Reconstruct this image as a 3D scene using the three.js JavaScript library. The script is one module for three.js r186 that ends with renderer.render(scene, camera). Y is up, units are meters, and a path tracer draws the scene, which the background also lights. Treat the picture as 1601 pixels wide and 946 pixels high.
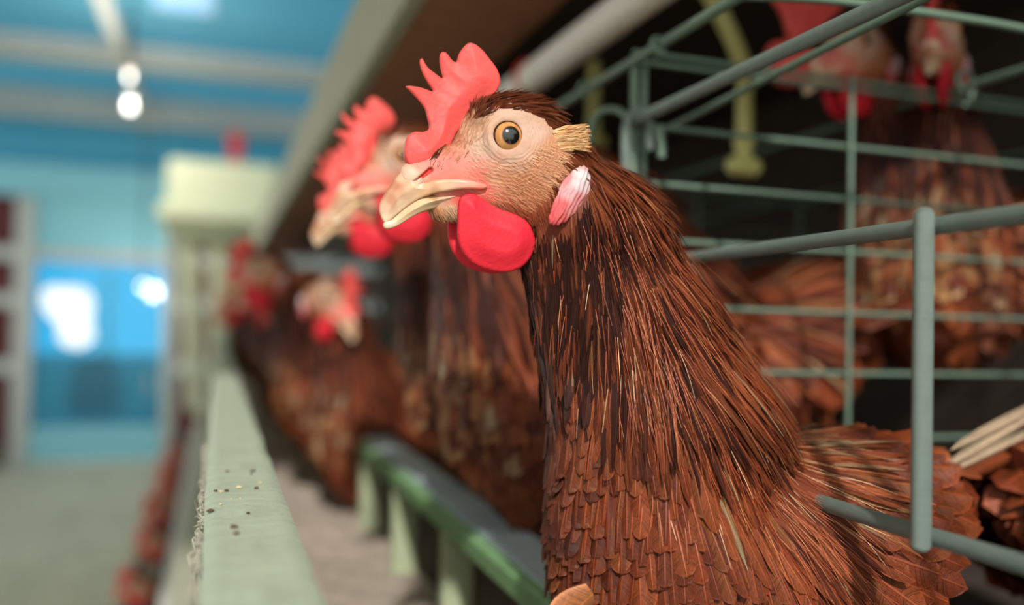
import * as THREE from 'three';
import { mergeGeometries } from 'three/addons/utils/BufferGeometryUtils.js';
import { RoundedBoxGeometry } from 'three/addons/geometries/RoundedBoxGeometry.js';
import { ImprovedNoise } from 'three/addons/math/ImprovedNoise.js';

// ---------------------------------------------------------------- camera, sky, sun, exposure
const scene = new THREE.Scene();
const CY = 1.05;                                   // lens height above the aisle floor
const FPX = 1400, FW = 1601, FH = 946;
const camera = new THREE.PerspectiveCamera(2 * Math.atan(FH / 2 / FPX) * 180 / Math.PI, FW / FH, 0.02, 200);
camera.position.set(0, CY, 0);
camera.rotation.order = 'YXZ';
camera.rotation.set(1.3 * Math.PI / 180, -18.3 * Math.PI / 180, 1.2 * Math.PI / 180);
camera.focus = 0.372;
camera.userData.fStop = 2.8;
camera.updateMatrixWorld(true);
scene.background = new THREE.Color().setRGB(0.91, 0.92, 0.88);      // bright hazy sky
scene.backgroundIntensity = 1.5;
const sun = new THREE.DirectionalLight(new THREE.Color().setRGB(1, 0.93, 0.84), 4.1);
const SUN = new THREE.Vector3(0.22, -0.75, -1).normalize();
sun.position.copy(SUN).multiplyScalar(-12).add(new THREE.Vector3(0, CY, -1));
sun.target.position.set(0, CY, -1); scene.add(sun, sun.target);
sun.castShadow = true; sun.shadow.radius = 4; sun.shadow.mapSize.set(4096, 4096);
Object.assign(sun.shadow.camera, { left: -5, right: 5, top: 5, bottom: -5, near: 0.5, far: 30 });
const renderer = new THREE.WebGLRenderer();
renderer.toneMapping = THREE.LinearToneMapping;
renderer.toneMappingExposure = 1.0;
renderer.shadowMap.enabled = true;

// ---------------------------------------------------------------- helpers
const mergeAll = (l) => mergeGeometries(l.every((g) => g.index) ? l : l.map((g) => (g.index ? g.toNonIndexed() : g)));
let seed = 20240517;
const rnd = () => { seed = (seed * 1664525 + 1013904223) >>> 0; return seed / 4294967296; };
const rr = (a, b) => a + (b - a) * rnd();
const noise = new ImprovedNoise();
const nz = (x, y, z = 0) => noise.noise(x, y, z);
const lerp = (a, b, t) => a + (b - a) * t;
const clamp = (v, a, b) => Math.min(b, Math.max(a, v));
const sstep = (a, b, v) => { const t = clamp((v - a) / (b - a), 0, 1); return t * t * (3 - 2 * t); };
const V = (x, y, z) => new THREE.Vector3(x, y, z);
const s2l = (c) => { c /= 255; return c <= 0.04045 ? c / 12.92 : Math.pow((c + 0.055) / 1.055, 2.4); };
const lin = (r, g, b) => [s2l(r), s2l(g), s2l(b)];
const names = {};
function numbered(n) { const k = names[n] = (names[n] ?? -1) + 1; return k ? n + '_' + String(k).padStart(3, '0') : n; }
function tag(o, label, category, group) { o.userData.label = label; o.userData.category = category; if (group) o.userData.group = group; return o; }
function mesh(name, geo, mat, parent) {
  const m = new THREE.Mesh(geo, mat); m.name = name; m.castShadow = m.receiveShadow = true; if (parent) parent.add(m); return m;
}
function group(name, x = 0, y = 0, z = 0) { const g = new THREE.Group(); g.name = numbered(name); g.position.set(x, y, z); scene.add(g); return g; }
function top(name, geo, mat) { return mesh(numbered(name), geo, mat, scene); }
function struct(name, geo, mat) { const m = mesh(name, geo, mat, scene); m.userData.kind = 'structure'; return m; }
function box(x0, x1, y0, y1, z0, z1, r = 0) {
  const w = Math.abs(x1 - x0), h = Math.abs(y1 - y0), d = Math.abs(z1 - z0);
  const g = r ? new RoundedBoxGeometry(w, h, d, 2, r) : new THREE.BoxGeometry(w, h, d);
  metreUV(g, w, h, d);
  g.translate((x0 + x1) / 2, (y0 + y1) / 2, (z0 + z1) / 2); return g;
}
function metreUV(g) {          // box mapping in metres
  const p = g.attributes.position, n = g.attributes.normal, uv = new Float32Array(p.count * 2);
  for (let i = 0; i < p.count; i++) {
    const ax = Math.abs(n.getX(i)), ay = Math.abs(n.getY(i)), az = Math.abs(n.getZ(i));
    let u, v;
    if (ay >= ax && ay >= az) { u = p.getX(i); v = p.getZ(i); } else if (ax >= az) { u = p.getY(i); v = p.getZ(i); } else { u = p.getX(i); v = p.getY(i); }
    uv[2 * i] = u; uv[2 * i + 1] = v;
  }
  g.setAttribute('uv', new THREE.BufferAttribute(uv, 2));
}
function rod(a, b, r, seg = 14) {     // straight round wire with rounded ends
  const d = V().subVectors(b, a), L = d.length();
  const pts = [V(0.0001, 0, 0), V(r * 0.6, r * 0.12, 0), V(r, r * 0.6, 0), V(r, L - r * 0.6, 0), V(r * 0.6, L - r * 0.12, 0), V(0.0001, L, 0)].map((q) => new THREE.Vector2(q.x, q.y));
  const g = new THREE.LatheGeometry(pts, seg);
  g.applyQuaternion(new THREE.Quaternion().setFromUnitVectors(V(0, 1, 0), d.normalize()));
  g.translate(a.x, a.y, a.z); return g;
}
function tube(pts, r, seg = 24, rad = 10) { return new THREE.TubeGeometry(new THREE.CatmullRomCurve3(pts), seg, r, rad, false); }
function dataTex(w, h, fn, srgb) {
  const d = new Uint8Array(w * h * 4);
  for (let y = 0; y < h; y++) for (let x = 0; x < w; x++) { const c = fn(x / w, y / h, x, y), i = 4 * (y * w + x); for (let k = 0; k < 3; k++) d[i + k] = clamp(c[k] ?? c[0], 0, 255); d[i + 3] = 255; }
  const t = new THREE.DataTexture(d, w, h); t.wrapS = t.wrapT = THREE.RepeatWrapping; t.magFilter = THREE.LinearFilter; t.minFilter = THREE.LinearMipmapLinearFilter; t.generateMipmaps = true;
  if (srgb) t.colorSpace = THREE.SRGBColorSpace; t.needsUpdate = true; return t;
}
function tileNoise(u, v, f, o = 0) {   // tiling fractal noise, about -1..1
  let s = 0, a = 0.55; const T = 2 * Math.PI;
  for (let k = 0; k < 4; k++) { const R = f / T; s += a * nz(R * Math.cos(T * u) + o, R * Math.sin(T * u) + 7.1, R * Math.cos(T * v) + 3.3 * R * Math.sin(T * v) + o); f *= 2.1; a *= 0.55; }
  return s;
}
function paintTex(base, spread, f, size = 512, spots) {
  return dataTex(size, size, (u, v) => { const n = tileNoise(u, v, f), m = tileNoise(u, v, f * 6, 11); let k = 1 + spread * (n * 1.2 + m * 0.6); const c = base.map((b) => b * k); if (spots && m > spots) { return c.map((q) => q * 0.72); } return c; }, true);
}
const scaled = (t, s) => { const c = t.clone(); c.repeat.set(s, s); c.needsUpdate = true; return c; };
const std = (o) => new THREE.MeshStandardMaterial(o);
const phys = (o) => new THREE.MeshPhysicalMaterial(o);
const rgb = (r, g, b) => new THREE.Color().setRGB(...lin(r, g, b));

// surface nets over a signed distance field
function meshSDF(f, lo, hi, step) {
  const nx = Math.ceil((hi[0] - lo[0]) / step) + 1, ny = Math.ceil((hi[1] - lo[1]) / step) + 1, nzz = Math.ceil((hi[2] - lo[2]) / step) + 1;
  const F = new Float32Array(nx * ny * nzz).fill(1), id = (i, j, k) => i + nx * (j + ny * k), B = 4;
  for (let k0 = 0; k0 < nzz; k0 += B) for (let j0 = 0; j0 < ny; j0 += B) for (let i0 = 0; i0 < nx; i0 += B) {
    const c = f(lo[0] + (i0 + 1.5) * step, lo[1] + (j0 + 1.5) * step, lo[2] + (k0 + 1.5) * step);
    const far = Math.abs(c) > step * B * 1.7;
    for (let k = k0; k < Math.min(k0 + B, nzz); k++) for (let j = j0; j < Math.min(j0 + B, ny); j++) for (let i = i0; i < Math.min(i0 + B, nx); i++)
      F[id(i, j, k)] = far ? c : f(lo[0] + i * step, lo[1] + j * step, lo[2] + k * step);
  }
  const pos = [], vid = new Int32Array(nx * ny * nzz).fill(-1), idx = [];
  const E = [[0, 1], [2, 3], [4, 5], [6, 7], [0, 2], [1, 3], [4, 6], [5, 7], [0, 4], [1, 5], [2, 6], [3, 7]];
  const val = new Float32Array(8);
  for (let k = 0; k < nzz - 1; k++) for (let j = 0; j < ny - 1; j++) for (let i = 0; i < nx - 1; i++) {
    let m = 0;
    for (let c = 0; c < 8; c++) { val[c] = F[id(i + (c & 1), j + ((c >> 1) & 1), k + (c >> 2))]; if (val[c] < 0) m |= 1 << c; }
    if (m === 0 || m === 255) continue;
    let x = 0, y = 0, z = 0, n = 0;
    for (const [a, b] of E) { if ((val[a] < 0) === (val[b] < 0)) continue; const t = val[a] / (val[a] - val[b]); x += lerp(a & 1, b & 1, t); y += lerp((a >> 1) & 1, (b >> 1) & 1, t); z += lerp(a >> 2, b >> 2, t); n++; }
    vid[id(i, j, k)] = pos.length / 3; pos.push(lo[0] + (i + x / n) * step, lo[1] + (j + y / n) * step, lo[2] + (k + z / n) * step);
  }
  const quad = (a, b, c, d, flip) => { if (a < 0 || b < 0 || c < 0 || d < 0) return; flip ? idx.push(a, c, b, a, d, c) : idx.push(a, b, c, a, c, d); };
  for (let k = 1; k < nzz - 1; k++) for (let j = 1; j < ny - 1; j++) for (let i = 1; i < nx - 1; i++) {
    const s = F[id(i, j, k)] < 0;
    if (s !== F[id(i + 1, j, k)] < 0) quad(vid[id(i, j - 1, k - 1)], vid[id(i, j, k - 1)], vid[id(i, j, k)], vid[id(i, j - 1, k)], !s);
    if (s !== F[id(i, j + 1, k)] < 0) quad(vid[id(i - 1, j, k - 1)], vid[id(i - 1, j, k)], vid[id(i, j, k)], vid[id(i, j, k - 1)], !s);
    if (s !== F[id(i, j, k + 1)] < 0) quad(vid[id(i - 1, j - 1, k)], vid[id(i, j - 1, k)], vid[id(i, j, k)], vid[id(i - 1, j, k)], !s);
  }
  const P = new Float32Array(pos), N = new Float32Array(pos.length), e = step * 0.4;
  for (let v = 0; v < P.length; v += 3) {
    let [x, y, z] = [P[v], P[v + 1], P[v + 2]], gx, gy, gz, l;
    for (let it = 0; it < 2; it++) {
      gx = f(x + e, y, z) - f(x - e, y, z); gy = f(x, y + e, z) - f(x, y - e, z); gz = f(x, y, z + e) - f(x, y, z - e); l = Math.hypot(gx, gy, gz) || 1e-9;
      if (it) break; const d = clamp(f(x, y, z) / (l / (2 * e)), -step * 0.6, step * 0.6); x -= gx / l * d; y -= gy / l * d; z -= gz / l * d;
    }
    P[v] = x; P[v + 1] = y; P[v + 2] = z; N[v] = gx / l; N[v + 1] = gy / l; N[v + 2] = gz / l;
  }
  const g = new THREE.BufferGeometry(); g.setAttribute('position', new THREE.BufferAttribute(P, 3)); g.setAttribute('normal', new THREE.BufferAttribute(N, 3)); g.setIndex(idx); return g;
}
function colourVerts(g, fn) {
  const p = g.attributes.position, c = new Float32Array(p.count * 3);
  for (let i = 0; i < p.count; i++) { const q = fn(p.getX(i), p.getY(i), p.getZ(i)); c[3 * i] = q[0]; c[3 * i + 1] = q[1]; c[3 * i + 2] = q[2]; }
  g.setAttribute('color', new THREE.BufferAttribute(c, 3)); return g;
}
const smin = (a, b, k) => { const h = Math.max(k - Math.abs(a - b), 0) / k; return Math.min(a, b) - h * h * k * 0.25; };
const smax = (a, b, k) => -smin(-a, -b, k);
function capsule(x, y, z, a, b, ra, rb, kz = 1) {      // tapered, squeezed sideways by kz
  z /= kz; const dx = b[0] - a[0], dy = b[1] - a[1], az = (a[2] ?? 0) / kz, dz = (b[2] ?? 0) / kz - az, px = x - a[0], py = y - a[1], pz = z - az;
  const t = clamp((px * dx + py * dy + pz * dz) / (dx * dx + dy * dy + dz * dz), 0, 1);
  return (Math.hypot(px - t * dx, py - t * dy, pz - t * dz) - lerp(ra, rb, t)) * Math.min(1, kz + 0.1);
}
function ellipsoid(x, y, z, r) { const k0 = Math.hypot(x / r[0], y / r[1], z / r[2]), k1 = Math.hypot(x / (r[0] * r[0]), y / (r[1] * r[1]), z / (r[2] * r[2])); return k0 < 1e-6 ? -Math.min(...r) : k0 * (k0 - 1) / k1; }
function polySDF(poly) {
  const n = poly.length;
  return (x, y) => {
    let d = 1e9, s = 1;
    for (let i = 0, j = n - 1; i < n; j = i, i++) {
      const ex = poly[j][0] - poly[i][0], ey = poly[j][1] - poly[i][1], wx = x - poly[i][0], wy = y - poly[i][1];
      const t = clamp((wx * ex + wy * ey) / (ex * ex + ey * ey), 0, 1), bx = wx - ex * t, by = wy - ey * t; d = Math.min(d, bx * bx + by * by);
      const c1 = y >= poly[i][1], c2 = y < poly[j][1], c3 = ex * wy > ey * wx; if ((c1 && c2 && c3) || (!c1 && !c2 && !c3)) s = -s;
    }
    return s * Math.sqrt(d);
  };
}
function smoothPoly(pts, per = 3) { const c = new THREE.CatmullRomCurve3(pts.map((p) => V(p[0], p[1], 0)), true, 'centripetal'); return c.getPoints(pts.length * per).slice(0, -1).map((p) => [p.x, p.y]); }

// ---------------------------------------------------------------- materials of the place
const bumpNoise = dataTex(512, 512, (u, v) => [128 + 90 * tileNoise(u, v, 24)]);
const M = {
  lip: std({ map: scaled(paintTex([160, 174, 156], 0.12, 6), 9), roughness: 0.75, bumpMap: scaled(bumpNoise, 26), bumpScale: 0.0005 }),
  rimGreen: std({ map: scaled(paintTex([118, 158, 112], 0.10, 6), 6), roughness: 0.6 }),
  rimMetal: std({ map: scaled(paintTex([186, 204, 216], 0.14, 10), 10), roughness: 0.42, metalness: 0.1 }),
  post: std({ map: scaled(paintTex([160, 172, 142], 0.08, 5), 8), roughness: 0.7 }),
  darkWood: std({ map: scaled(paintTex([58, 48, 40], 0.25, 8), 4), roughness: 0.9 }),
  feed: std({ map: scaled(paintTex([178, 166, 154], 0.16, 18, 512), 6), roughness: 1, bumpMap: scaled(bumpNoise, 18), bumpScale: 0.003 }),
  board: std({ map: scaled(paintTex([165, 168, 150], 0.10, 5), 3), roughness: 0.8 }),
  brown: std({ map: scaled(paintTex([152, 102, 74], 0.16, 6), 3), roughness: 0.85 }),
  wire: std({ map: scaled(paintTex([128, 144, 138], 0.12, 10), 20), roughness: 0.48, metalness: 0.3, bumpMap: scaled(bumpNoise, 20), bumpScale: 0.0003 }),
  wireGreen: std({ map: scaled(paintTex([104, 128, 112], 0.14, 10), 20), roughness: 0.55, metalness: 0.2 }),
  pipe: std({ color: rgb(236, 236, 228), roughness: 0.5 }),
  nipple: std({ color: rgb(205, 205, 130), roughness: 0.5 }),
  redPlastic: std({ color: rgb(200, 50, 48), roughness: 0.5 }),
  floor: std({ map: scaled(paintTex([176, 176, 156], 0.12, 6), 0.8), roughness: 0.85 }),
  maroon: std({ map: scaled(paintTex([96, 46, 48], 0.12, 6), 1), roughness: 0.85 }),
  greySteel: std({ map: scaled(paintTex([188, 194, 192], 0.08, 6), 1.5), roughness: 0.7 }),
  paleBlue: std({ color: rgb(140, 208, 226), roughness: 0.6 }),
  midBlue: std({ color: rgb(78, 170, 205), roughness: 0.6 }),
  cream: std({ color: rgb(212, 220, 190), roughness: 0.6 }),
  roofCream: phys({ color: rgb(196, 196, 180), roughness: 1, transmission: 0.5, thickness: 0, specularIntensity: 0.2 }),
  roofBlue: phys({ color: rgb(108, 182, 206), roughness: 1, transmission: 0.5, thickness: 0, specularIntensity: 0.2 }),
  skylight: phys({ color: rgb(190, 225, 250), roughness: 1, transmission: 0.6, thickness: 0, specularIntensity: 0.2 }),
  blueGlass: phys({ color: rgb(120, 205, 235), roughness: 0.1, transmission: 1, thickness: 0 }),
  tealGlass: phys({ color: rgb(84, 176, 204), roughness: 0.35, transmission: 0.75, thickness: 0 }),
  web: std({ color: rgb(168, 166, 152), roughness: 1 }),
  crumb: std({ color: rgb(84, 62, 46), roughness: 0.9 }),
  paleCrumb: std({ color: rgb(190, 176, 140), roughness: 0.9 }),
  leg: std({ color: rgb(214, 176, 104), roughness: 0.6 }),
};

// ---------------------------------------------------------------- the shed
const X = { left: -2.2, right: 2.2 }, ZE = -6.86, ZO = 0.7, HC = CY + 1.33;
struct('floor', box(-14, 14, -0.12, 0, ZE - 14, 14), M.floor);
{
  const c = struct('ceiling', box(X.left, X.right, HC + 0.06, HC + 0.085, ZO, -3.62), M.roofCream);  // unseen near sheets, made cream to keep the fill light neutral
  void c;
  struct('trim_1', box(X.left, -0.30, HC + 0.06, HC + 0.085, -3.62, -4.55), M.roofBlue);
  struct('trim_2', box(-0.04, X.right, HC + 0.06, HC + 0.085, -3.62, -4.55), M.roofBlue);
  struct('window_1', box(-0.30, -0.04, HC + 0.06, HC + 0.082, -3.98, -4.34), M.skylight);
  struct('trim_3', mergeAll([box(X.left, X.right, HC + 0.06, HC + 0.085, -4.55, ZE), box(-0.30, -0.04, HC + 0.06, HC + 0.085, -3.62, -3.98), box(-0.30, -0.04, HC + 0.06, HC + 0.085, -4.34, -4.55)]), M.roofBlue);
}
// ceiling beams and hangers
const beamSpecs = [[-2.6, 0.09], [-4.95, 0.12], [-6.15, 0.17]];
beamSpecs.forEach(([z, t], i) => struct('trim_' + (4 + i), mergeAll([box(X.left, X.right, HC + 0.06 - t, HC + 0.06 - t + 0.02, z - 0.08, z + 0.08, 0.004), box(X.left, X.right, HC + 0.06 - t, HC + 0.06, z - 0.012, z + 0.012, 0.004)]), M.greySteel));
struct('trim_7', box(-0.52, -0.46, HC - 0.02, HC + 0.06, ZO, ZE, 0.005), M.greySteel);
// end wall around the door
const DX0 = -1.19, DX1 = -0.35, DT = CY + 0.79;
struct('wall_far', mergeAll([box(X.left, DX0 - 0.1, 0, DT + 0.01, ZE, ZE - 0.16), box(DX1 + 0.09, X.right, 0, DT + 0.01, ZE, ZE - 0.16)]), M.maroon);
struct('trim_8', box(X.left, X.right, DT + 0.01, CY + 1.03, ZE + 0.05, ZE - 0.16, 0.01), M.paleBlue);
struct('trim_9', box(X.left, X.right, CY + 1.03, HC + 0.06, ZE, ZE - 0.16), M.midBlue);
for (const [i, h] of [0.40, 0.08, -0.37].entries()) struct('trim_' + (10 + i), mergeAll([box(X.left, DX0 - 0.1, CY + h - 0.045, CY + h + 0.045, ZE, ZE + 0.06, 0.01), box(DX1 + 0.09, X.right, CY + h - 0.045, CY + h + 0.045, ZE, ZE + 0.06, 0.01)]), M.greySteel);
struct('baseboard_far', mergeAll([box(X.left, DX0 - 0.1, 0, 0.13, ZE, ZE + 0.05), box(DX1 + 0.09, X.right, 0, 0.13, ZE, ZE + 0.05)]), std({ color: rgb(96, 100, 84), roughness: 0.9 }));
// side walls: low parapets, open above; unseen near parts raised to cut ambient light
for (const [n, x] of [['wall_left', X.left], ['wall_right', X.right]]) struct(n, mergeAll([box(x - 0.1, x + 0.1, 0, 0.6, -1.0, ZE), box(x - 0.1, x + 0.1, 0, HC + 0.06, ZO, -1.0)]), M.maroon);
{
  let k = 13;
  for (const x of [X.left, X.right]) for (const z of [ZO, -2, -4.5, ZE + 0.1]) struct('trim_' + k++, box(x - 0.07, x + 0.07, 0, HC + 0.06, z - 0.07, z + 0.07, 0.008), M.greySteel);
}
// the blue door
{
  const d = new THREE.Group(); d.name = 'door_1'; d.userData.kind = 'structure'; d.userData.label = 'pale blue door with a bright upper window at the aisle end'; scene.add(d);
  d.position.set((DX0 + DX1) / 2, 0, ZE); const w = (DX1 - DX0) / 2, y = (h) => CY + h;
  mesh('frame', mergeAll([box(-w - 0.11, -w, 0, DT, -0.12, 0.06, 0.008), box(w, w + 0.09, 0, DT, -0.12, 0.06, 0.008)]), M.greySteel, d);
  mesh('top_panel', box(-w, w, y(0.44), DT, -0.06, 0, 0.006), M.paleBlue, d);
  mesh('rail', box(-w, w, y(0.36), y(0.44), -0.07, 0.02, 0.006), M.greySteel, d);
  mesh('rail', box(-w, w, y(-0.30), y(-0.27), -0.06, 0.0, 0.004), M.midBlue, d);
  mesh('kick_panel', box(-w, w, 0.03, y(-0.78), -0.06, 0.01, 0.006), M.paleBlue, d);
  // upper pane, broken open at its lower left
  const sh = new THREE.Shape([[-w, y(-0.27)], [w, y(-0.27)], [w, y(0.36)], [-w, y(0.36)]].map((p) => new THREE.Vector2(...p)));
  const hole = [[-0.36, 0.12], [-0.34, 0.17], [-0.2, 0.18], [-0.07, 0.16], [-0.04, 0.06], [-0.05, -0.05], [-0.03, -0.17], [-0.12, -0.235], [-0.24, -0.19], [-0.25, -0.08], [-0.34, 0.02]];
  sh.holes.push(new THREE.Path(smoothPoly(hole.map(([a, b]) => [a - 0.01, y(b)])).map((p) => new THREE.Vector2(...p))));
  const pg = new THREE.ExtrudeGeometry(sh, { depth: 0.004, bevelEnabled: false }); pg.translate(0, 0, -0.03);
  mesh('pane', pg, M.blueGlass, d);
  mesh('pane', box(-w, w, y(-0.78), y(-0.30), -0.034, -0.03), M.tealGlass, d);
  mesh('mullion', box(0.02, 0.07, y(-0.27), y(0.30), -0.045, -0.01, 0.004), M.midBlue, d);
  const hd = mesh('handle', tube([V(0.34, y(-0.42), 0.0), V(0.34, y(-0.42), 0.05), V(0.34, y(-0.55), 0.05), V(0.34, y(-0.55), 0)], 0.01), M.greySteel, d); void hd;
}
// shrub outside, behind the lower pane
{
  const g = group('shrub', -0.9, 0, ZE - 1.0), parts = [];
  for (let i = 0; i < 420; i++) { const a = rr(0, 6.28), t = rr(0, 1), R = 0.20 * Math.sqrt(1 - t * t * 0.8); const q = new THREE.PlaneGeometry(0.05, 0.09, 1, 2); q.rotateX(rr(-1.2, 1.2)); q.rotateY(rr(0, 6.28)); q.translate(Math.cos(a) * R * rr(0.5, 1), 0.28 + t * 0.42, Math.sin(a) * R); parts.push(q); }
  const f = mesh('foliage', mergeAll(parts), std({ color: rgb(40, 92, 64), roughness: 0.8, side: THREE.DoubleSide }), g); f.userData.kind = 'stuff';
  mesh('stem', rod(V(0, 0, 0), V(0.02, 0.5, 0), 0.018), M.darkWood, g);
  tag(g, 'dark green shrub outside behind the lower pane of the blue door', 'shrub');
}
// hanging bulbs
const bulbMat = std({ color: 0xffffff, emissive: new THREE.Color(1, 0.97, 0.9), emissiveIntensity: 7, roughness: 0.4 });
function bulb(p, label, cable, r = 0.024) {
  const g = group('hanging_bulb', p.x, p.y, p.z);
  const prof = [[0.001, -r * 1.25], [r * 0.6, -r * 1.1], [r, -r * 0.4], [r, 0.15 * r], [r * 0.6, r * 1.1], [r * 0.5, r * 1.6]].map((q) => new THREE.Vector2(...q));
  mesh('globe', new THREE.LatheGeometry(prof, 20), bulbMat, g);
  mesh('socket', new THREE.LatheGeometry([[r * 0.52, r * 1.5], [r * 0.65, r * 1.6], [r * 0.65, r * 3], [r * 0.3, r * 3.4], [0.001, r * 3.4]].map((q) => new THREE.Vector2(...q)), 16), M.greySteel, g);
  mesh('cable', rod(V(0, r * 3.3, 0), V(0, cable - p.y, 0), 0.005, 8), M.darkWood, g);
  const L = new THREE.PointLight(0xfff0dd, 0.8); L.castShadow = true; L.shadow.radius = 2; g.add(L); L.name = 'light';
  tag(g, label, 'light bulb', 'bulbs hanging over the aisle');
}
const ray = (px, py) => V((px - FW / 2) / FPX, -(py - FH / 2) / FPX, -1).applyEuler(camera.rotation);
const onZ = (px, py, z) => { const d = ray(px, py); return d.multiplyScalar(z / d.z).add(V(0, CY, 0)); };
bulb(onZ(203, 166, -4.3), 'larger brighter white bulb, the lower of the pair hanging above the aisle', HC + 0.05, 0.017);
bulb(onZ(202, 121, -3.9), 'smaller white bulb, the upper of the pair hanging above the aisle', HC + 0.05, 0.009);
bulb(onZ(222, 448, -6.3), 'white bulb hanging low in front of the blue door window', HC + 0.05, 0.008);

// ---------------------------------------------------------------- main tier: trough
const ZN = 0.5, ZF = -4.6, Y = (h) => CY + h;
{
  const t = group('feed_trough', 0.1, Y(-0.27), -2);
  const off = (g) => { g.translate(-0.1, -Y(-0.27), 2); return g; };
  // outer lip: a broad flat rail, slightly uneven along its edges
  const L = new THREE.BoxGeometry(0.0325, 0.014, ZN - ZF, 10, 3, 620); L.translate(0.0142, Y(-0.083), (ZN + ZF) / 2);
  { const p = L.attributes.position; for (let i = 0; i < p.count; i++) { const x = p.getX(i), y = p.getY(i), z = p.getZ(i); const ed = Math.max(0, 1 - Math.min(x + 0.00205, 0.03045 - x) / 0.0035); p.setXYZ(i, x + 0.0007 * nz(z * 34, y * 20), y + 0.0005 * nz(x * 100, z * 40) - (y > Y(-0.08) ? ed * ed * 0.0016 : 0), z); } L.computeVertexNormals(); metreUV(L); }
  mesh('outer_lip', off(L), M.lip, t);
  mesh('outer_wall', off(box(0.010, 0.018, Y(-0.27), Y(-0.088), ZN, ZF)), M.post, t);
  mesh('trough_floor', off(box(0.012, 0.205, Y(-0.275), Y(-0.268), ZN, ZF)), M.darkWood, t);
  mesh('inner_wall', off(box(0.193, 0.203, Y(-0.268), Y(-0.16), ZN, ZF)), M.darkWood, t);  // dark board colour stands in for the shade under the rail
  mesh('inner_rail', off(box(0.166, 0.206, Y(-0.160), Y(-0.144), ZN, ZF, 0.004)), M.rimGreen, t);
  const st = new THREE.BoxGeometry(0.031, 0.004, ZN - ZF, 4, 1, 160); st.translate(0.1885, Y(-0.1425), (ZN + ZF) / 2);
  { const p = st.attributes.position; for (let i = 0; i < p.count; i++) p.setY(i, p.getY(i) + 0.0012 * nz(p.getX(i) * 40, p.getZ(i) * 30)); st.computeVertexNormals(); metreUV(st); }
  mesh('metal_strip', off(st), M.rimMetal, t);
  for (let z = -0.46; z > ZF; z -= 0.2) mesh('bracket', off(box(0.168, 0.193, Y(-0.268), Y(-0.159), z, z - 0.014, 0.003)), M.post, t);
  tag(t, 'long feed trough with broad pale green lip and green inner rail', 'feed trough');
  // the feed: a rough bed
  const fg = new THREE.PlaneGeometry(0.172, ZN - ZF, 36, 900); fg.rotateX(-Math.PI / 2); fg.translate(0.106, 0, (ZN + ZF) / 2);
  { const p = fg.attributes.position; for (let i = 0; i < p.count; i++) { const x = p.getX(i), z = p.getZ(i); p.setY(i, Y(-0.245) + 0.012 * nz(x * 9, z * 7) + 0.005 * nz(x * 40, z * 34) + 0.0018 * nz(x * 170, z * 150)); } fg.computeVertexNormals(); metreUV(fg); }
  const fd = top('feed_bed', fg, M.feed); fd.userData.kind = 'stuff'; tag(fd, 'grey brown ground feed lying in the trough', 'feed');
}
// crumbs on the lip
{
  const onY = (px, py, h) => { const d = ray(px, py); return d.multiplyScalar(h / d.y).add(V(0, CY, 0)); };
  const spots = [[395, 737, 5, 0], [393, 742, 3, 0], [337, 768, 4, 0], [346, 769, 4, 1], [354, 768, 5, 0], [374, 763, 6, 1], [401, 764, 5, 0], [407, 755, 4, 1], [355, 738, 4, 0], [388, 803, 4, 0], [366, 825, 6, 0], [370, 835, 5, 0], [362, 781, 3, 1], [345, 789, 3, 1], [376, 780, 3, 1], [329, 800, 6, 0]];
  const geos = [0, 1, 2].map((k) => { const g = new THREE.IcosahedronGeometry(1, 1); const p = g.attributes.position; for (let i = 0; i < p.count; i++) { const s = 1 + 0.45 * nz(p.getX(i) * 1.7 + k * 5, p.getY(i) * 1.7, p.getZ(i) * 1.7); p.setXYZ(i, p.getX(i) * s * 1.3, p.getY(i) * s * 0.6, p.getZ(i) * s); } g.computeVertexNormals(); return g; });
  spots.forEach(([px, py, s, pale], i) => {
    const q = onY(px, py, -0.0759), m = top('feed_crumb', geos[i % 3], pale ? M.paleCrumb : M.crumb); const k = s * 0.00019; m.scale.setScalar(k); m.position.set(q.x, q.y + k * 0.35, q.z); m.rotation.y = i * 1.9;
    tag(m, pale ? 'small pale feed crumb lying on the pale green trough lip' : 'small dark brown feed crumb lying on the pale green trough lip', 'crumb', pale ? 'pale crumbs on the trough lip' : 'dark crumbs on the trough lip');
  });
  // dusty web fluff hanging along the outside edge of the lip
  const parts = [];
  for (let i = 0; i < 420; i++) { const z = rr(-0.22, -0.6) + 0.03 * nz(i, 2), c = 0.5 + 0.9 * nz(z * 34, 5); if (c < 0.5) continue; const a = V(-0.0022, Y(-0.0785 - rr(0, 0.009)), z), l = 0.0015 + 0.005 * c * rnd(); parts.push(tube([a, V(a.x - l * rr(0.3, 1), a.y + rr(-0.003, 0.002), z + rr(-0.004, 0.004)), V(a.x - l * rr(0, 0.7), a.y - rr(0, 0.008), z + rr(-0.006, 0.006))], rr(0.0001, 0.00038), 4, 4)); }
  const w = top('cobweb_fluff', mergeAll(parts), M.web); w.userData.kind = 'stuff'; tag(w, 'dusty cobweb fluff along the outer edge of the trough lip', 'cobweb');
}

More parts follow.
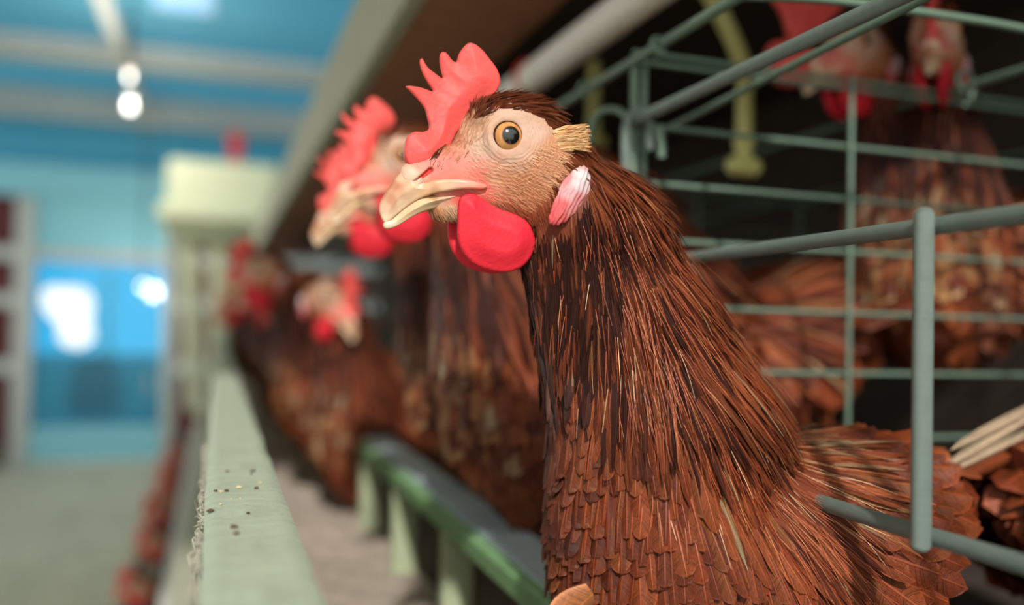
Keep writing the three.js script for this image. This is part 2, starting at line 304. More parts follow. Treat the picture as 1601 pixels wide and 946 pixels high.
// ---------------------------------------------------------------- cage fronts and partitions
const XC = 0.25;
function wireThing(name, geo, mat, label, category, grp) { return tag(top(name, geo, mat), label, category, grp); }
{
  // nearest cage front: rails along the row
  const c = group('cage_front', XC, Y(-0.25), -0.4), o = (g) => { g.translate(-XC, -Y(-0.25), 0.4); return g; };
  mesh('rail', o(rod(V(XC, Y(-0.0738), 0.35), V(XC, Y(-0.0748), -0.350), 0.0034)), M.wire, c);
  mesh('rail', o(rod(V(XC, Y(0.0410), 0.35), V(XC, Y(0.0380), -0.53), 0.0034)), M.wire, c);
  mesh('rail', o(rod(V(XC, Y(0.1305), 0.35), V(XC, Y(0.1302), -0.525), 0.0036)), M.wire, c);
  mesh('rail', o(rod(V(XC, Y(0.169), 0.35), V(XC, Y(0.1715), -4.4), 0.0032)), M.wireGreen, c);
  mesh('upright', o(rod(V(XC - 0.0055, Y(-0.0800), -0.2625), V(XC - 0.0055, Y(0.0455), -0.2625), 0.0036, 16)), M.wire, c);
  mesh('upright', o(rod(V(XC + 0.003, Y(-0.12), -0.522), V(XC + 0.003, Y(0.172), -0.522), 0.0026)), M.wireGreen, c);
  mesh('upright', o(rod(V(XC + 0.011, Y(-0.12), -0.524), V(XC + 0.011, Y(0.172), -0.524), 0.0022)), M.wireGreen, c);
  mesh('door_wire', o(rod(V(0.29, Y(0.1335), -0.57), V(0.29, Y(0.146), -0.30), 0.0022)), M.wireGreen, c);
  // hooks bent round the corner upright and the top rail
  const hook = (x, y, z, R, r) => { const pts = []; for (let a = -0.6; a < 5.2; a += 0.45) pts.push(V(x + R * Math.cos(a), y + R * 0.9 * Math.sin(a), z + 0.0016 * a)); return tube(pts, r, 28, 8); };
  mesh('hook', o(tube([V(XC, Y(0.128), -0.515), V(XC - 0.006, Y(0.140), -0.530), V(XC - 0.012, Y(0.140), -0.545), V(XC - 0.016, Y(0.128), -0.550), V(XC - 0.016, Y(0.105), -0.548)], 0.0024)), M.wireGreen, c);
  mesh('hook', o(tube([V(XC - 0.007, Y(0.095), -0.512), V(XC - 0.007, Y(0.128), -0.511), V(XC + 0.001, Y(0.137), -0.511), V(XC + 0.009, Y(0.128), -0.513), V(XC + 0.010, Y(0.112), -0.514)], 0.0028)), M.wire, c);
  mesh('hook', o(tube([V(XC + 0.012, Y(0.125), -0.505), V(XC + 0.014, Y(0.115), -0.505), V(XC + 0.0145, Y(0.106), -0.505)], 0.0028)), M.wireGreen, c);
  mesh('hook', o(hook(XC, Y(0.1695), -0.487, 0.0052, 0.0016)), M.wireGreen, c);
  mesh('hook', o(hook(XC, Y(0.1705), -0.60, 0.0052, 0.0016)), M.wireGreen, c);
  tag(c, 'grey wire cage front around the neck of the large hen', 'cage front');
}
function partition(z, label, full) {
  const g = group('cage_partition', XC, Y(-0.25), z), o = (q) => { q.translate(-XC, -Y(-0.25), -z); return q; }, r = full ? 0.0018 : 0.0024;
  for (const h of [0.176, 0.170, 0.129, 0.092, 0.0555, 0.0125, -0.0295, -0.075, -0.12]) mesh('cross_wire', o(rod(V(XC, Y(h), z), V(0.78, Y(h - 0.003), z), r, 10)), M.wireGreen, g);
  for (const x of [0.417, 0.585, 0.74]) mesh('upright', o(rod(V(x, Y(-0.24), z + 0.004), V(x, Y(0.178), z + 0.004), r, 10)), M.wireGreen, g);
  if (!full) mesh('upright', o(rod(V(XC, Y(-0.14), z + 0.004), V(XC, Y(0.17), z + 0.004), r, 10)), M.wireGreen, g);
  tag(g, label, 'cage partition', 'wire partitions between the cages');
}
partition(-0.52, 'wire partition of many thin green wires right behind the large hen', true);
['second wire partition from the large hen, among the blurred hens', 'third wire partition from the large hen, hidden among blurred hens', 'fourth wire partition from the large hen, far along the row', 'fifth wire partition from the large hen, far along the row'].forEach((l, i) => partition(-1.02 - 0.5 * i, l, false));
{
  const c = group('cage_roof', 0.5, Y(0.174), -1), o = (g) => { g.translate(-0.5, -Y(0.174), 1); return g; };
  mesh('roof_wire', o(tube([V(XC, Y(0.171), -0.40), V(0.30, Y(0.176), -0.40), V(0.38, Y(0.178), -0.40), V(0.46, Y(0.178), -0.402), V(0.62, Y(0.168), -0.41)], 0.0024, 40)), M.wireGreen, c);
  mesh('roof_wire', o(rod(V(0.5, Y(0.1765), 0.3), V(0.5, Y(0.170), -1.6), 0.0026)), M.wireGreen, c);
  mesh('roof_wire', o(rod(V(0.75, Y(0.178), 0.3), V(0.75, Y(0.172), -3.6), 0.0026)), M.wireGreen, c);
  mesh('hook', o(tube([V(0.498, Y(0.171), -0.500), V(0.493, Y(0.177), -0.499), V(0.493, Y(0.182), -0.498), V(0.500, Y(0.184), -0.498), V(0.506, Y(0.178), -0.499), V(0.506, Y(0.168), -0.5), V(0.500, Y(0.160), -0.5)], 0.0018)), M.wireGreen, c);
  tag(c, 'wires of the cage roof above the inner hens', 'cage roof');
}
struct('wall_back', box(0.80, 0.82, Y(-0.9), Y(0.44), 0.7, ZF), M.darkWood);  // dark board added behind the cages to keep their interior dark
struct('trim_30', box(0.21, 0.80, Y(-0.262), Y(-0.25), 0.7, ZF), M.darkWood);           // cage floor board
// upper tier: its trough board and brown underside
{
  const t = group('upper_trough', 0.2, Y(0.29), -2), o = (g) => { g.translate(-0.2, -Y(0.29), 2); return g; };
  mesh('front_board', o(box(0.166, 0.178, Y(0.298), Y(0.428), -0.27, ZF, 0.003)), M.board, t);
  mesh('edge_strip', o(box(0.160, 0.166, Y(0.298), Y(0.330), -0.27, ZF, 0.002)), M.board, t);
  mesh('underside', o(box(0.178, 0.30, Y(0.300), Y(0.312), -0.27, ZF)), M.brown, t);
  tag(t, 'pale board and brown underside of the trough one tier up', 'feed trough');
}
struct('trim_31', box(0.30, 0.80, Y(0.345), Y(0.36), -0.27, ZF), M.darkWood);             // dropping board under the upper tier
struct('trim_32', box(0.175, 0.80, Y(0.43), Y(0.44), -0.27, ZF), M.darkWood);
{
  const p = group('water_pipe', 0.37, Y(0.31), -2), o = (g) => { g.translate(-0.37, -Y(0.31), 2); return g; };
  mesh('pipe', o(rod(V(0.282, Y(0.233), -0.45), V(0.282, Y(0.247), -2.6), 0.0145, 18)), M.pipe, p);
  mesh('clamp', o(rod(V(0.282, Y(0.2375), -0.80), V(0.282, Y(0.2375), -0.822), 0.0178, 18)), M.redPlastic, p);
  tag(p, 'pale grey water pipe running under the upper tier', 'pipe');
  const np = (x, h0, h1, z, bend, label) => {
    const n = group('nipple_drinker', x, Y(h1), z);
    mesh('tube', rod(V(0, 0.012, 0), V(0, h0 - h1, 0), 0.0068, 14), M.nipple, n);
    mesh('collar', rod(V(0, 0.018, 0), V(0, 0.034, 0), 0.0086, 14), M.nipple, n);
    mesh('tee', rod(V(-0.016, 0.007, 0), V(0.016, 0.007, 0), 0.0082, 14), M.nipple, n);
    if (bend) mesh('hose', tube([V(0, h0 - h1 - 0.005, 0), V(-0.004, h0 - h1 + 0.01, 0.0), V(-0.03, h0 - h1 + 0.055, 0), V(-0.06, 0.17, 0.01)], 0.0075, 20, 12), M.nipple, n);
    tag(n, label, 'drinker');
  };
  np(0.417, 0.215, 0.128, -0.65, true, 'pale yellow nipple drinker hanging behind the wire partition');
  np(0.40, 0.30, 0.20, -0.93, false, 'blurred yellow drinker tube just behind the large hen head');
}
// lower tier
{
  const t = group('lower_tier', -0.05, 0, -2.4), o = (g) => { g.translate(0.05, 0, 2.4); return g; };
  mesh('egg_tray', o(box(-0.055, -0.012, Y(-0.43), Y(-0.415), ZN, ZF, 0.004)), M.board, t);
  mesh('front_board', o(box(-0.085, -0.062, Y(-0.56), Y(-0.53), ZN, ZF, 0.004)), M.greySteel, t);
  mesh('trough', o(mergeAll([box(-0.215, -0.2, Y(-0.80), Y(-0.73), ZN, ZF, 0.004), box(-0.215, -0.02, Y(-0.815), Y(-0.80), ZN, ZF)])), M.board, t);
  for (let z = 0.3; z > ZF; z -= 0.8) mesh('leg', o(box(-0.10, -0.06, 0, Y(-0.80), z, z - 0.04)), M.greySteel, t);
  tag(t, 'lower tier of boards and trough beneath the main trough', 'cage tier');
}
// feed hopper at the end of the row
{
  const g = group('feed_hopper', 0.02, 0, -5.0);
  mesh('bin', mergeAll([box(-0.27, 0.27, Y(0.52), Y(0.79), -0.3, 0.25, 0.03), box(-0.31, 0.31, Y(0.47), Y(0.565), -0.33, 0.29, 0.03)]), M.cream, g);
  const sk = new THREE.CylinderGeometry(0.46, 0.36, 0.1, 4); sk.rotateY(Math.PI / 4); sk.scale(0.92, 1, 0.9); sk.translate(0, Y(0.44), -0.03); mesh('skirt', sk, M.cream, g);
  for (const x of [-0.17, -0.02, 0.14]) mesh('chute', rod(V(x, Y(0.5), 0.1), V(x * 0.7 + 0.02, Y(-0.5), 0.1), 0.045, 14), M.cream, g);
  for (const x of [-0.24, 0.24]) mesh('leg', box(x - 0.02, x + 0.02, 0, Y(0.5), -0.2, -0.16, 0.004), M.greySteel, g);
  mesh('red_cap', mergeAll([rod(V(0.06, Y(0.79), 0), V(0.06, Y(0.98), 0), 0.035, 16), rod(V(0.06, Y(0.9), 0), V(0.06, Y(0.99), 0), 0.05, 16)]), M.redPlastic, g);
  tag(g, 'cream feed hopper with red cap at the far end of the row', 'feed hopper');
}

// ================================================================ HENS
// Outlines were measured on the photograph; A() puts them on the hen's own middle plane, in metres from its eye.
const ZH = -0.37, EYE = onZ(778, 224, ZH);
const A = (px, py) => { const p = onZ(px, py, ZH); return [p.x - EYE.x, p.y - EYE.y]; };
const inv = (x, y) => { const q = V(x + EYE.x, y + EYE.y - CY, ZH).applyQuaternion(camera.quaternion.clone().invert()); return [FW / 2 + FPX * q.x / -q.z, FH / 2 + FPX * q.y / q.z]; };
// the inverse of A() as one projective map, for speed
const CQ = new THREE.Matrix3().setFromMatrix4(camera.matrixWorldInverse).elements;
function sag(x, y) { const wx = x + EYE.x, wy = y + EYE.y - CY, wz = ZH; const a = CQ[0] * wx + CQ[3] * wy + CQ[6] * wz, b = CQ[1] * wx + CQ[4] * wy + CQ[7] * wz, c = CQ[2] * wx + CQ[5] * wy + CQ[8] * wz; return [FW / 2 + FPX * a / -c, FH / 2 + FPX * b / c]; }
void inv;
const idw = (pts, px, py, pw, k0) => { let W = 0; const o = new Array(pts[0].length - k0).fill(0); for (const q of pts) { const d = (q[0] - px) ** 2 + (q[1] - py) ** 2 + 30, w = 1 / Math.pow(d, pw); W += w; for (let k = k0; k < q.length; k++) o[k - k0] += w * q[k]; } return o.map((v) => v / W); };
const MM = 0.001;

// ---- head
const eyeZ = 0.0122, eyeR = 0.0070;
const hp = { sk: A(800, 231), f0: A(795, 258), f1: A(700, 276), rear: A(852, 268), cere: A(652, 276), cere1: A(692, 266), j0: A(800, 312), j1: A(692, 322), n0: A(643, 289), n1: A(667, 270), lobe: A(870, 305), br0: A(745, 185), br1: A(830, 188) };
const slit = (x, y) => { const dx = hp.n1[0] - hp.n0[0], dy = hp.n1[1] - hp.n0[1], t = clamp(((x - hp.n0[0]) * dx + (y - hp.n0[1]) * dy) / (dx * dx + dy * dy), 0, 1); return Math.hypot(x - hp.n0[0] - t * dx, (y - hp.n0[1] - t * dy)) * (1.35 - 0.5 * t); };
function headSDF(x, y, z) {
  const az = Math.abs(z);
  let d = ellipsoid(x - hp.sk[0], y - hp.sk[1], z, [0.0250, 0.0228, 0.0160]);
  d = smin(d, capsule(x, y, z, hp.f0, hp.f1, 0.0165, 0.0098, 0.88), 0.008);
  d = smin(d, capsule(x, y, z, hp.rear, hp.sk, 0.0185, 0.016, 0.86), 0.01);
  d = smin(d, capsule(x, y, z, hp.cere, hp.cere1, 0.0072, 0.0094, 0.95), 0.005);
  d = smin(d, capsule(x, y, z, hp.j0, hp.j1, 0.0125, 0.0062, 0.95), 0.007);
  d = smin(d, capsule(x, y, az, [hp.br0[0], hp.br0[1], 0.010], [hp.br1[0], hp.br1[1], 0.010], 0.0045, 0.0045), 0.006);
  // eyelids
  const er = Math.hypot(x, y), ez = az - eyeZ;
  d = smin(d, Math.hypot(er * 0.98 - 0.0080, ez - 0.0026) - 0.0011, 0.0035);
  d = smax(d, -(Math.hypot(x, y, az - eyeZ) - eyeR - 0.0003), 0.0008);
  // nostril slit
  if (az > 0.002) d += 0.0017 * (1 - sstep(0.0004, 0.0013, slit(x, y)));
  return d;
}
const faceCols = [[650, 262, 228, 140, 126], [638, 275, 226, 196, 172], [690, 250, 226, 122, 112], [672, 262, 226, 128, 118], [720, 282, 224, 134, 120], [746, 300, 226, 104, 96], [735, 288, 224, 120, 108], [700, 218, 196, 142, 112], [738, 200, 200, 160, 132], [778, 194, 200, 166, 146], [815, 215, 200, 166, 148], [745, 235, 200, 166, 146], [790, 258, 196, 158, 136], [828, 200, 196, 156, 130], [846, 240, 184, 128, 94], [800, 300, 180, 116, 80], [760, 286, 206, 150, 118], [825, 280, 184, 124, 88], [830, 335, 172, 96, 66], [868, 345, 180, 100, 84], [722, 316, 206, 72, 68], [745, 318, 190, 70, 60], [790, 330, 160, 72, 50], [700, 342, 196, 158, 134], [668, 344, 196, 150, 122], [860, 180, 112, 52, 30], [760, 155, 112, 52, 30], [900, 300, 112, 52, 30], [930, 380, 112, 52, 30]].map((c) => [c[0], c[1], ...lin(c[2], c[3], c[4])]);
function faceColour(x, y, z) {
  const [px, py] = sag(x, y); let c = idw(faceCols, px, py, 1.9, 2);
  if (slit(x, y) < 0.0009) c = lin(206, 62, 50);
  const k = 1 + 0.10 * nz(px * 0.12, py * 0.12, z * 300) + 0.08 * nz(px * 0.4, py * 0.4, z * 600);
  return c.map((v) => v * k);
}
function wrinkle(x, y, z) {     // relief of the bare skin: creases ringing the eye
  const r = Math.hypot(x, y) * 1000, a = Math.atan2(y, x);
  const m = sstep(8.2, 9.6, r) * (1 - sstep(20, 30, r));
  const wv = Math.sin(r * 4.6 + 2.2 * nz(x * 260, y * 260, 1.5) * 2 + 1.3 * Math.sin(a * 3)) * (0.55 + 0.45 * nz(a * 4, r * 0.5, 3));
  const pimple = nz(x * 900, y * 900, z * 900);
  return MM * (0.30 * m * wv + 0.06 * pimple);
}
const poly = (pts, per) => smoothPoly(pts.map((p) => A(p[0], p[1])), per);
function inflated(pts, thick, k, step, zoff = 0, bend, tilt) {       // closed body on an outline, thickness from thick(x, y, depth inside)
  const P = poly(pts), sd = polySDF(P); let x0 = 1, x1 = -1, y0 = 1, y1 = -1;
  for (const [x, y] of P) { x0 = Math.min(x0, x); x1 = Math.max(x1, x); y0 = Math.min(y0, y); y1 = Math.max(y1, y); }
  const f = (x, y, z) => { const d2 = sd(x, y), zc = zoff + (bend ? bend(x, y) : 0) + (tilt ? tilt(x, y) : 0); return smax(d2, (Math.abs(z - zc) - thick(x, y, -d2)), k); };
  return meshSDF(f, [x0 - 0.002, y0 - 0.002, -0.03], [x1 + 0.002, y1 + 0.002, 0.03], step);
}
const combPts = [[637, 260], [631, 246], [631, 232], [635, 216], [646, 208], [660, 208], [671, 201], [668, 185], [664, 170], [652, 155], [640, 143], [633, 136], [646, 135], [664, 138], [678, 142], [669, 128], [660, 110], [657, 93], [661, 90], [669, 103], [681, 113], [693, 121], [690, 106], [688, 86], [693, 80], [700, 83], [706, 92], [713, 97], [717, 85], [725, 73], [732, 68], [740, 70], [751, 78], [764, 94], [775, 109], [780, 122], [780, 135], [773, 148], [764, 162], [740, 182], [716, 205], [702, 232], [690, 262], [668, 276], [646, 268]];
const wattlePts = [[712, 312], [708, 326], [708, 346], [709, 374], [716, 394], [733, 413], [759, 424], [784, 427], [805, 420], [819, 405], [826, 383], [822, 366], [813, 351], [797, 340], [776, 331], [752, 318], [730, 306]];
const upperBeak = [[652, 262], [638, 260], [627, 269], [612, 287], [601, 303], [594, 317], [593, 330], [597, 343], [603, 350], [609, 346], [616, 340], [630, 328], [652, 313], [676, 306], [700, 302], [724, 301], [747, 301], [750, 296], [738, 291], [715, 287], [692, 285], [672, 286], [660, 288]];
const lowerBeak = [[601, 347], [599, 353], [603, 358], [612, 357], [624, 352], [643, 340], [660, 332], [684, 325], [706, 318], [716, 308], [712, 303], [690, 304], [662, 309], [640, 321], [622, 335], [610, 345]];
const lobePts = [[862, 284], [876, 272], [890, 270], [896, 284], [896, 304], [889, 322], [876, 338], [862, 352], [846, 360], [834, 356], [836, 338], [846, 314], [852, 298]];
const beakCols = [[600, 325, 196, 160, 132], [606, 308, 168, 108, 78], [616, 292, 166, 104, 74], [612, 315, 176, 122, 90], [628, 280, 206, 162, 132], [622, 305, 190, 146, 114], [640, 300, 206, 172, 140], [625, 320, 210, 182, 154], [605, 345, 212, 188, 158], [660, 298, 200, 154, 120], [690, 293, 216, 158, 130], [720, 294, 222, 150, 128], [745, 298, 226, 124, 108], [672, 304, 168, 120, 82], [635, 338, 202, 170, 136], [608, 355, 214, 190, 160], [660, 320, 206, 176, 138], [690, 312, 196, 166, 138], [705, 308, 200, 150, 130], [645, 262, 226, 176, 156]].map((c) => [c[0], c[1], ...lin(c[2], c[3], c[4])]);
const beakColour = (x, y, z) => { const [px, py] = sag(x, y), c = idw(beakCols, px, py, 2, 2), k = 1 + 0.10 * nz(px * 0.05 + py * 0.09, py * 0.02 - px * 0.03, z * 90) + 0.06 * nz(px * 0.3, py * 0.3, z * 200); return c.map((v) => v * k); };

function jitterRelief(g, amp, f) { const p = g.attributes.position, n = g.attributes.normal; for (let i = 0; i < p.count; i++) { const x = p.getX(i), y = p.getY(i), z = p.getZ(i), d = amp * (nz(x * f, y * f, z * f) + 0.5 * nz(x * f * 2.3, y * f * 2.3, z * f * 2.3 + 4)); p.setXYZ(i, x + n.getX(i) * d, y + n.getY(i) * d, z + n.getZ(i) * d); } g.computeVertexNormals(); return g; }
const fleshCol = (x, y, z) => { const k = 1 + 0.10 * nz(x * 160, y * 160, z * 160) + 0.06 * nz(x * 700, y * 700, z * 700); return [k, k, k]; };

function headParts(q) {        // geometries of one head, in metres from the eye, facing -x; q scales the fineness
  const out = {};
  const s = 0.00062 * q;
  out.comb = jitterRelief(inflated(combPts, (x, y, d) => 0.0013 + 0.0024 * sstep(0.0, 0.011, d) + 0.002 * sstep(0.02, -0.012, y), 0.0016, s, 0, (x, y) => 0.0015 * Math.sin(x * 120 + y * 60)), 0.00009, 700);
  const wt = (x, y, d) => 0.0016 + 0.0030 * sstep(0, 0.009, d), wb = (x, y) => 0.0012 * Math.sin(x * 150);
  out.wattleNear = jitterRelief(inflated(wattlePts, wt, 0.0016, s, 0.0088, wb, (x, y) => 0.10 * (y + 0.03)), 0.00011, 800);
  out.wattleFar = jitterRelief(inflated(wattlePts, wt, 0.0016, s, -0.0088, wb, (x, y) => -0.10 * (y + 0.03)), 0.00011, 800);
  for (const k of ['comb', 'wattleNear', 'wattleFar']) colourVerts(out[k], fleshCol);
  const bx0 = A(595, 330)[0], bx1 = A(680, 300)[0], bx2 = A(722, 300)[0], bx3 = A(668, 300)[0], bx4 = A(632, 300)[0], bx5 = A(676, 300)[0];
  out.upper = colourVerts(inflated(upperBeak, (x, y, d) => (lerp(0.0024, 0.0086, sstep(bx0, bx1, x)) + 0.0040 * sstep(bx3, bx2, x)) * lerp(0.5 + 0.5 * sstep(0, 0.006, d), 1, sstep(bx4, bx5, x)), 0.0014, s), beakColour);
  out.lower = colourVerts(inflated(lowerBeak, (x, y, d) => (lerp(0.0020, 0.0082, sstep(bx0, bx1, x)) + 0.002 * sstep(bx1, bx2, x)) * (0.62 + 0.38 * sstep(0, 0.004, d)), 0.0009, s), beakColour);
  const lobe = (sg) => {
    const g = inflated(lobePts, (x, y, d) => 0.0012 + 0.0022 * sstep(0, 0.006, d), 0.002, s, sg * 0.0190);
    const p = g.attributes.position, n = g.attributes.normal;
    for (let i = 0; i < p.count; i++) { const x = p.getX(i), y = p.getY(i), d = 0.00028 * Math.sin((x * 0.8 - y * 0.35) * 3600 + 3 * nz(x * 200, y * 200)) ; p.setXYZ(i, x + n.getX(i) * d, y + n.getY(i) * d, p.getZ(i) + n.getZ(i) * d); }
    g.computeVertexNormals();
    const cc = [[882, 285, 214, 208, 210], [872, 298, 210, 196, 200], [884, 305, 206, 184, 188], [862, 312, 208, 160, 164], [888, 272, 196, 150, 150], [876, 318, 200, 120, 124], [858, 290, 206, 120, 120], [892, 318, 206, 140, 136], [850, 330, 206, 92, 96], [840, 350, 208, 84, 90], [866, 340, 212, 130, 132], [856, 352, 206, 90, 90]].map((c) => [c[0], c[1], ...lin(c[2], c[3], c[4])]);
    return colourVerts(g, (x, y) => { const [px, py] = sag(x, y), k = 1 + 0.12 * nz(px * 0.2, py * 0.2); return idw(cc, px, py, 2, 2).map((v) => v * k); });
  };
  out.lobeNear = lobe(1); out.lobeFar = lobe(-1);
  const cap = (r, a) => { const g = new THREE.SphereGeometry(r, q > 1 ? 20 : 40, q > 1 ? 6 : 14, 0, Math.PI * 2, 0, a); g.rotateX(Math.PI / 2); return g; };
  out.ball = new THREE.SphereGeometry(eyeR, q > 1 ? 20 : 36, q > 1 ? 12 : 24);
  out.iris = cap(eyeR + 0.00012, 1.12); out.pupil = cap(eyeR + 0.00026, 0.53);
  colourVerts(out.iris, (x, y) => { const r = Math.hypot(x, y) / eyeR, a = Math.atan2(y, x), k = 1 + 0.18 * nz(Math.cos(a) * 9, Math.sin(a) * 9, r * 2); return (r > 0.87 ? lin(70, 44, 28) : r < 0.55 ? lin(150, 92, 48) : lin(196, 138, 80)).map((v) => v * k); });
  return out;
}

// ---- feathers
const featherTex = dataTex(64, 256, (u, v, x, y) => { const c = Math.abs(u - 0.5) * 2, b = Math.sin((v * 42 - c * 9) * Math.PI * 2) * 0.5 + 0.5, sh = c < 0.06 ? 1 : 0; const n = nz(x * 0.31, y * 0.07, 2.2), split = nz(7.7, (v * 42 - c * 9) * 0.9, 1.1) > 0.32 ? 0.72 : 1, rim = Math.max(sstep(0.78, 0.98, c), sstep(0.9, 0.99, v)); const k = sh ? 235 : (182 + 20 * b + 30 * n) * split + 44 * rim; return [k, sh ? 222 : k * 0.985, sh ? 208 : k * 0.97]; }, true);
const featherBump = dataTex(64, 256, (u, v) => { const c = Math.abs(u - 0.5) * 2; return [c < 0.07 ? 255 : 110 + 90 * Math.sin((v * 42 - c * 9) * Math.PI * 2)]; });
const hairTex = featherTex;
const mFeather = phys({ map: featherTex, vertexColors: true, roughness: 0.46, side: THREE.DoubleSide, bumpMap: featherBump, bumpScale: 0.0004, specularIntensity: 0.7 });
const mStrand = phys({ vertexColors: true, roughness: 0.42, side: THREE.DoubleSide, specularIntensity: 0.8 });
const mSkin = phys({ color: new THREE.Color().setRGB(0.88, 0.87, 0.87), vertexColors: true, roughness: 0.62, specularIntensity: 0.6 });
const mFlesh = phys({ color: rgb(216, 80, 76), vertexColors: true, roughness: 0.52, specularIntensity: 0.6 });
const mWattle = phys({ color: rgb(208, 38, 54), vertexColors: true, roughness: 0.55, specularIntensity: 0.5 });
const mBeak = phys({ vertexColors: true, roughness: 0.38 });
const mBall = phys({ color: rgb(70, 48, 36), roughness: 0.25 });
const mIris = phys({ vertexColors: true, roughness: 0.35, clearcoat: 1, clearcoatRoughness: 0.04 });
const mPupil = phys({ color: rgb(8, 7, 7), roughness: 0.2, clearcoat: 1, clearcoatRoughness: 0.03 });
void hairTex;
class Feathers {
  constructor() { this.p = []; this.n = []; this.u = []; this.c = []; this.i = []; }
  add(p, n, t, L, w, shape, lift, curl, col, tip, seg = 5, camber = 0.35) {
    const bx = n.y * t.z - n.z * t.y, by = n.z * t.x - n.x * t.z, bz = n.x * t.y - n.y * t.x, base = this.p.length / 3;
    for (let i = 0; i <= seg; i++) {
      const s = shape > 0.5 ? 1 - Math.pow(1 - i / seg, 1.6) : i / seg, h = L * (lift * s - curl * s * s);
      const pr = shape > 0.5 ? (s < 0.55 ? 0.55 + 0.45 * Math.sin(s / 0.55 * Math.PI / 2) : Math.sqrt(Math.max(0, 1 - ((s - 0.55) / 0.45) ** 2))) : Math.pow(1 - s, 0.62) * (0.55 + 0.9 * s);
      const hw = Math.max(0.00006, w * 0.5 * pr), sl = lift - 2 * curl * s;
      const cx = p.x + t.x * L * s + n.x * h, cy = p.y + t.y * L * s + n.y * h, cz = p.z + t.z * L * s + n.z * h;
      let nx = n.x - t.x * sl, ny = n.y - t.y * sl, nzz = n.z - t.z * sl; const l = Math.hypot(nx, ny, nzz); nx /= l; ny /= l; nzz /= l;
      for (let k = -1; k <= 1; k++) {
        const dn = k ? -camber * hw : 0;
        this.p.push(cx + bx * hw * k + nx * dn, cy + by * hw * k + ny * dn, cz + bz * hw * k + nzz * dn);
        const e = k * 0.45; this.n.push(nx + bx * e, ny + by * e, nzz + bz * e); this.u.push(0.5 + 0.5 * k, s);
        const m = sstep(0.55, 1, s); for (let q = 0; q < 3; q++) this.c.push(lerp(col[q], tip[q], m));
      }
    }
    for (let i = 0; i < seg; i++) for (let k = 0; k < 2; k++) { const a = base + i * 3 + k, b = a + 1, c = a + 3, d = a + 4; this.i.push(a, d, b, a, c, d); }
  }
  geo() { const g = new THREE.BufferGeometry(); g.setAttribute('position', new THREE.Float32BufferAttribute(this.p, 3)); g.setAttribute('normal', new THREE.Float32BufferAttribute(this.n, 3)); g.setAttribute('uv', new THREE.Float32BufferAttribute(this.u, 2)); g.setAttribute('color', new THREE.Float32BufferAttribute(this.c, 3)); g.setIndex(this.i); return g; }
}
